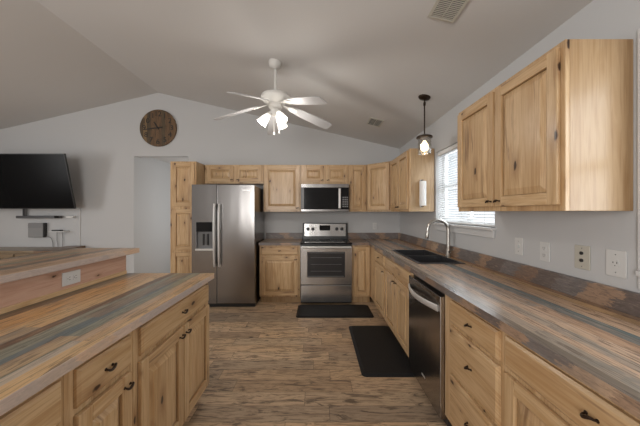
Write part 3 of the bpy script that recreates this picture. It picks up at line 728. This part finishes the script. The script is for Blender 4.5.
# ------------------------------------------------------------------ paper towel holder on the cabinet side
t = thing('paper_towel_holder', 'white paper towel roll mounted upright on the cabinet side', 'paper towel holder', (1.240, 3.343, 1.425))
MB().box(-0.012, 0.012, -0.006, -0.0002, 0.0, 0.33, WHITE).build('mount', t, 0.002)
MB().tube([(0, -0.005, 0.01), (0, -0.07, 0.01)], 0.006, BRONZE, 8).tube([(0, -0.005, 0.32), (0, -0.07, 0.32)], 0.006, BRONZE, 8).build('arms', t)
MB().lathe([(0.012, 0), (0.038, 0), (0.038, 0.285), (0.012, 0.285)], (0, -0.062, 0.02), PAPER, 24).build('roll', t, smooth=True)

# ------------------------------------------------------------------ pendant lamp
pz = 2.526
t = thing('pendant_lamp', 'bronze pendant lamp with clear glass shade hanging over the sink', 'pendant lamp', (1.081, 2.816, pz))
tl = math.atan(sl)
MB().lathe([(0.058, 0.004), (0.060, -0.004), (0.052, -0.016), (0.020, -0.026), (0.0, -0.027)], (0, 0, 0), BRONZE, 24, (math.sin(tl), 0, math.cos(tl))).build('canopy', t, smooth=True)
m = MB().tube([(0, 0, -0.02), (0, 0, -0.385)], 0.0065, BRONZE, 10).lathe([(0.012, 0), (0.012, -0.03)], (0, 0, -0.055), BRONZE, 10)
m.build('rod', t, smooth=True)
MB().lathe([(0.012, -0.375), (0.045, -0.385), (0.068, -0.392), (0.078, -0.400), (0.078, -0.412), (0.060, -0.412), (0.022, -0.415), (0.020, -0.44)], (0, 0, 0), BRONZE, 24).build('shade_cap', t, smooth=True)
MB().lathe([(0.062, -0.413), (0.064, -0.47), (0.064, -0.565), (0.060, -0.572), (0.057, -0.565), (0.060, -0.47), (0.059, -0.413)], (0, 0, 0), SHGLASS, 28, closed=False).build('lamp_shade', t, smooth=True)
prof = [(0.014, -0.44)] + [(0.012+0.026*math.sin(a), -0.455-0.045*(1-math.cos(a))) for a in [PI*i/10*0.95 for i in range(1, 11)]] + [(0.0, -0.548)]
MB().lathe(prof, (0, 0, 0), BULB, 18).build('bulb', t, smooth=True)

# ------------------------------------------------------------------ ceiling fan
cx, cy = -0.417, 2.81
t = thing('ceiling_fan', 'white five-blade ceiling fan with three lit tulip shades', 'ceiling fan', (cx, cy, 2.42))
zc = 2.875 - 2.42
MB().lathe([(0.062, 0.004), (0.064, -0.02), (0.050, -0.055), (0.022, -0.072), (0.0, -0.072)], (0, 0, zc), FANW, 24, (math.sin(tl), 0, math.cos(tl))).build('canopy', t, smooth=True)
MB().tube([(0, 0, zc-0.03), (0, 0, 0.15)], 0.013, FANW, 12).build('downrod', t, smooth=True)
MB().lathe([(0.02, 0.150), (0.035, 0.145), (0.10, 0.135), (0.138, 0.118), (0.145, 0.095), (0.135, 0.070), (0.10, 0.045), (0.07, 0.03), (0.068, 0.0), (0.050, -0.02), (0.0, -0.022)], (0, 0, 0), FANW, 32).build('motor', t, smooth=True)
for k in range(5):
    a = math.radians(-42.3 + 72*k)
    droop = math.radians(-13.5)
    M = Matrix.Rotation(a, 4, 'Z') @ Matrix.Translation((0.10, 0, 0.03)) @ Matrix.Rotation(-droop, 4, 'Y') @ Matrix.Rotation(math.radians(-13), 4, 'X')
    m = MB(); out = []
    L0, L1 = 0.085, 0.555; n = 14
    up_, lo_ = [], []
    for i in range(n+1):
        u = i/n; x = L0+(L1-L0)*u
        h = 0.052 + 0.018*u
        if u > 0.85: h *= math.sqrt(max(0.05, 1-((u-0.85)/0.15)**2*0.55))
        if u < 0.08: h *= 0.8
        up_.append((x, h)); lo_.append((x, -h))
    m.prism(up_ + lo_[::-1], -0.003, 0.003, FANB)
    bmesh.ops.transform(m.bm, matrix=M, verts=m.bm.verts)
    bl_ = m.build('blade', t)
    m = MB(); m.prism([(-0.035, 0.012), (0.04, 0.012), (0.07, 0.034), (0.13, 0.030), (0.145, 0.0), (0.13, -0.030), (0.07, -0.034), (0.04, -0.012), (-0.035, -0.012)], -0.009, -0.0035, FANW)
    bmesh.ops.transform(m.bm, matrix=M, verts=m.bm.verts); m.build('blade_iron', bl_)
MB().lathe([(0.0, 0.0), (0.048, 0.0), (0.052, -0.02), (0.040, -0.05), (0.015, -0.062), (0.0, -0.063)], (0, 0, -0.022), FANW, 24).build('light_hub', t, smooth=True)
for k in range(3):
    a = math.radians(185 + 120*k); d = Vector((math.cos(a)*0.62, math.sin(a)*0.62, -0.78)).normalized()
    s0 = Vector((math.cos(a)*0.045, math.sin(a)*0.045, -0.045))
    ar = MB().tube([s0*0.6, s0 + d*0.03], 0.014, FANW, 10).lathe([(0.022, 0.0), (0.026, 0.02)], s0+d*0.02, FANW, 14, d).build('lamp_arm', t, smooth=True)
    MB().lathe([(0.022, 0), (0.030, 0.02), (0.042, 0.05), (0.045, 0.078), (0.053, 0.112), (0.049, 0.112), (0.041, 0.078), (0.038, 0.05), (0.026, 0.02), (0.017, 0.006)], s0+d*0.04, SHADE, 22, d, closed=False).build('lamp_shade', ar, smooth=True)
    pl = point('fan_bulb_light', Vector((cx, cy, 2.42)) + s0 + d*0.185, 5.5, 0.06, (1.0, 0.94, 0.86))
for x_, y_, l_ in ((-0.012, -0.02, 0.17), (0.035, 0.02, 0.14)):
    MB().tube([(x_, y_, -0.07), (x_, y_, -0.085-l_)], 0.0015, FANW, 6).lathe([(0.003, 0), (0.007, -0.012), (0.006, -0.03), (0, -0.032)], (x_, y_, -0.083-l_), FANW, 10).build('pull_chain', t, smooth=True)

# ------------------------------------------------------------------ ceiling registers
def register(label, x, y, sx_, sy_, pitch=0.014):
    z = ZE + sl*(XR-x) - 0.001
    t = thing('ceiling_register', label, 'air vent', (x, y, z)); t.rotation_euler = (0, tl, 0)
    m = MB(); b = 0.018
    for q in ((-sx_/2, sx_/2, -sy_/2, -sy_/2+b), (-sx_/2, sx_/2, sy_/2-b, sy_/2), (-sx_/2, -sx_/2+b, -sy_/2+b, sy_/2-b), (sx_/2-b, sx_/2, -sy_/2+b, sy_/2-b)): m.box(*q, -0.008, 0, BEIGE)
    m.build('frame', t, 0.002)
    MB().box(-sx_/2+b, sx_/2-b, -sy_/2+b, sy_/2-b, -0.002, 0, BLACKP).build('backing', t)
    m = MB(); n = int((sy_-2*b)/pitch)
    for i in range(n):
        y_ = -sy_/2+b+pitch/2+i*pitch; m.box(-sx_/2+b, sx_/2-b, y_-0.003, y_+0.003, -0.006, -0.0025, BEIGE)
    m.box(-0.003, 0.003, -sy_/2+b, sy_/2-b, -0.008, -0.006, BEIGE)
    m.build('louvers', t)
register('beige slotted ceiling vent at the top edge, nearest the camera', 0.785, 1.60, 0.17, 0.36)
register('small square slotted ceiling vent between fan and pendant lamp', 0.79, 3.81, 0.19, 0.28, 0.045)

# ------------------------------------------------------------------ wall clock
ck = thing('wall_clock', 'round rustic wooden plank clock high on the gable wall', 'clock', (-2.705, YB-0.001, 2.80))
MB().lathe([(0.305, 0), (0.315, 0.006), (0.315, 0.022), (0.305, 0.028), (0, 0.028)], (0, 0, 0), CLOCKW, 48, (0, -1, 0)).build('face', ck)
for h in range(1, 13):
    a = math.radians(90-30*h); c_ = bpy.data.curves.new('numeral', 'FONT'); c_.body = str(h); c_.size = 0.125
    c_.align_x = 'CENTER'; c_.align_y = 'CENTER'; c_.extrude = 0.001
    c_.materials.append(BLACKP)
    o_ = bpy.data.objects.new('numeral_source', c_); me_ = bpy.data.meshes.new_from_object(o_); bpy.data.objects.remove(o_)
    o = bpy.data.objects.new('numeral', me_); C.objects.link(o); o.parent = ck
    o.location = (0.235*math.cos(a), -0.0295, 0.235*math.sin(a)); o.rotation_euler = (PI/2, 0, 0)
def hand(name, dx, dz, l0, l1, w_, y_):
    d = Vector((dx, dz)).normalized(); n = Vector((-d.y, d.x)); p = [(-d*l0 + n*w_/2), (d*l1 + n*w_/3), (d*l1 - n*w_/3), (-d*l0 - n*w_/2)]
    MB().prism([(q.x, q.y) for q in p], -y_, -y_-0.003, BLACKP, 'y').build(name, ck)
hand('hour_hand', -27, 40, 0.03, 0.12, 0.022, 0.031); hand('minute_hand', -170, -22, 0.08, 0.25, 0.016, 0.036)
MB().lathe([(0.015, 0), (0.015, 0.014), (0, 0.015)], (0, -0.0285, 0), BLACKP, 16, (0, -1, 0)).build('hub', ck)

# ------------------------------------------------------------------ television corner
t = thing('television', 'large black flat television tilted forward on the left wall', 'television', (-4.71, 4.50, 1.42))
til = math.radians(-13)
M = Matrix.Rotation(-til, 4, 'X')
def tilt(m): bmesh.ops.transform(m.bm, matrix=M, verts=m.bm.verts); return m
tw, thh = 0.82, 0.87
tilt(MB().box(-tw, tw, 0.0, 0.035, 0.0, thh, BLACKP)).build('case', t, 0.004)
tilt(MB().box(-tw+0.01, tw-0.01, -0.002, 0.0, 0.014, thh-0.01, TVSCR)).build('screen', t)
MB().box(-0.25, 0.25, 0.25, 0.285, 0.25, 0.65, BLACKP).box(-0.04, 0.04, -0.04, 0.26, 0.42, 0.5, BLACKP).build('wall_mount', t)
t = thing('soundbar', 'slim dark soundbar mounted on the wall under the television', 'soundbar', (-4.62, 4.72, 1.285))
MB().box(-0.43, 0.30, -0.03, 0.03, -0.022, 0.022, DKG).build('case', t, 0.008)
MB().box(-0.345, -0.33, 0.0, 0.02, 0.024, 0.18, DKG).box(-0.345, -0.33, 0.02, 0.065, -0.01, 0.18, GREYP).build('bracket', t)
MB().box(0.22, 0.295, -0.032, -0.030, -0.018, 0.018, BLACKG).build('display', t)
t = thing('game_sensor', 'small light grey sensor bar at the soundbar right end', 'sensor', (-4.18, 4.74, 1.285))
MB().box(-0.06, 0.06, -0.02, 0.045, -0.018, 0.018, WHITE).build('case', t, 0.006)
t = thing('media_box', 'grey upright media box mounted on wall below the soundbar', 'media box', (-4.74, 4.69, 0.94))
MB().box(-0.135, 0.115, 0.03, 0.095, 0.0, 0.245, plain('silver_grey', (0.24, 0.24, 0.24), 0.45)).build('case', t, 0.006)
MB().box(0.116, 0.128, 0.034, 0.095, 0.0, 0.245, BLACKP).build('side_panel', t)
MB().box(-0.13, 0.095, 0.027, 0.0295, 0.16, 0.235, GREYP).build('front_panel', t)
t = thing('wall_shelf', 'tiny white wall shelf right of the grey media box', 'shelf', (-4.35, 4.72, 1.045))
MB().box(-0.13, 0.13, -0.05, 0.068, -0.012, 0.004, WHITE).build('board', t, 0.003)
t = thing('remote_control', 'small black device lying on the tiny white wall shelf', 'remote', (-4.36, 4.70, 1.0495))
MB().box(-0.07, 0.07, -0.03, 0.03, 0, 0.022, BLACKP).build('case', t, 0.004)
m = MB()
m.tube([(-4.42, 4.76, 1.03), (-4.43, 4.77, 0.9), (-4.41, 4.77, 0.78)], 0.004, GREYP, 6).tube([(-4.33, 4.76, 1.03), (-4.33, 4.77, 0.9), (-4.335, 4.77, 0.78)], 0.004, GREYP, 6)
tag(m.build('device_cord'), 'two thin grey cords hanging below the tiny wall shelf', 'cord')
m = MB(); m.tube([(-4.58, 4.74, 0.96), (-4.52, 4.76, 0.93), (-4.50, 4.77, 0.85), (-4.50, 4.77, 0.78)], 0.005, GREYP, 6)
tag(m.build('power_cord'), 'grey cord curling down from the media box', 'cord')
m = MB(); m.tube([(-4.045, 4.782, 1.42), (-4.045, 4.782, 1.1), (-4.045, 4.782, 0.2)], 0.006, WHITE, 6)
tag(m.build('cord_cover'), 'thin straight cord running down from the television corner', 'cord')
t = thing('media_console', 'long grey-brown media console below the television', 'media console', (-5.0, 4.50, 0))
MB().box(-0.85, 0.74, -0.20, 0.285, 0.745, 0.775, PINKW).build('top', t, 0.003)
MB().box(-0.83, 0.72, -0.17, 0.28, 0.06, 0.745, PINKW).build('body', t, 0.002)
for k in range(4):
    x0 = -0.81+k*0.385; dr = MB().box(x0, x0+0.365, -0.19, -0.171, 0.52, 0.72, PINKW).build('drawer', t, 0.003)
    MB().lathe([(0.008, 0), (0.016, 0.015), (0.014, 0.025), (0, 0.026)], (x0+0.18, -0.19, 0.64), BRONZE, 12, (0, -1, 0)).build('knob', dr, smooth=True)
for x in (-0.80, 0.66): MB().box(x, x+0.06, -0.15, 0.25, 0, 0.06, PINKW).build('foot', t)
t = thing('side_table', 'dark brown side table beside the media console', 'side table', (-4.0, 4.42, 0), math.radians(8))
MB().box(-0.17, 0.11, -0.33, 0.33, 0.765, 0.80, BRNW).build('tabletop', t, 0.003)
for x in (-0.14, 0.05):
    for y in (-0.30, 0.26): MB().box(x, x+0.035, y, y+0.035, 0, 0.765, BRNW).build('leg', t)
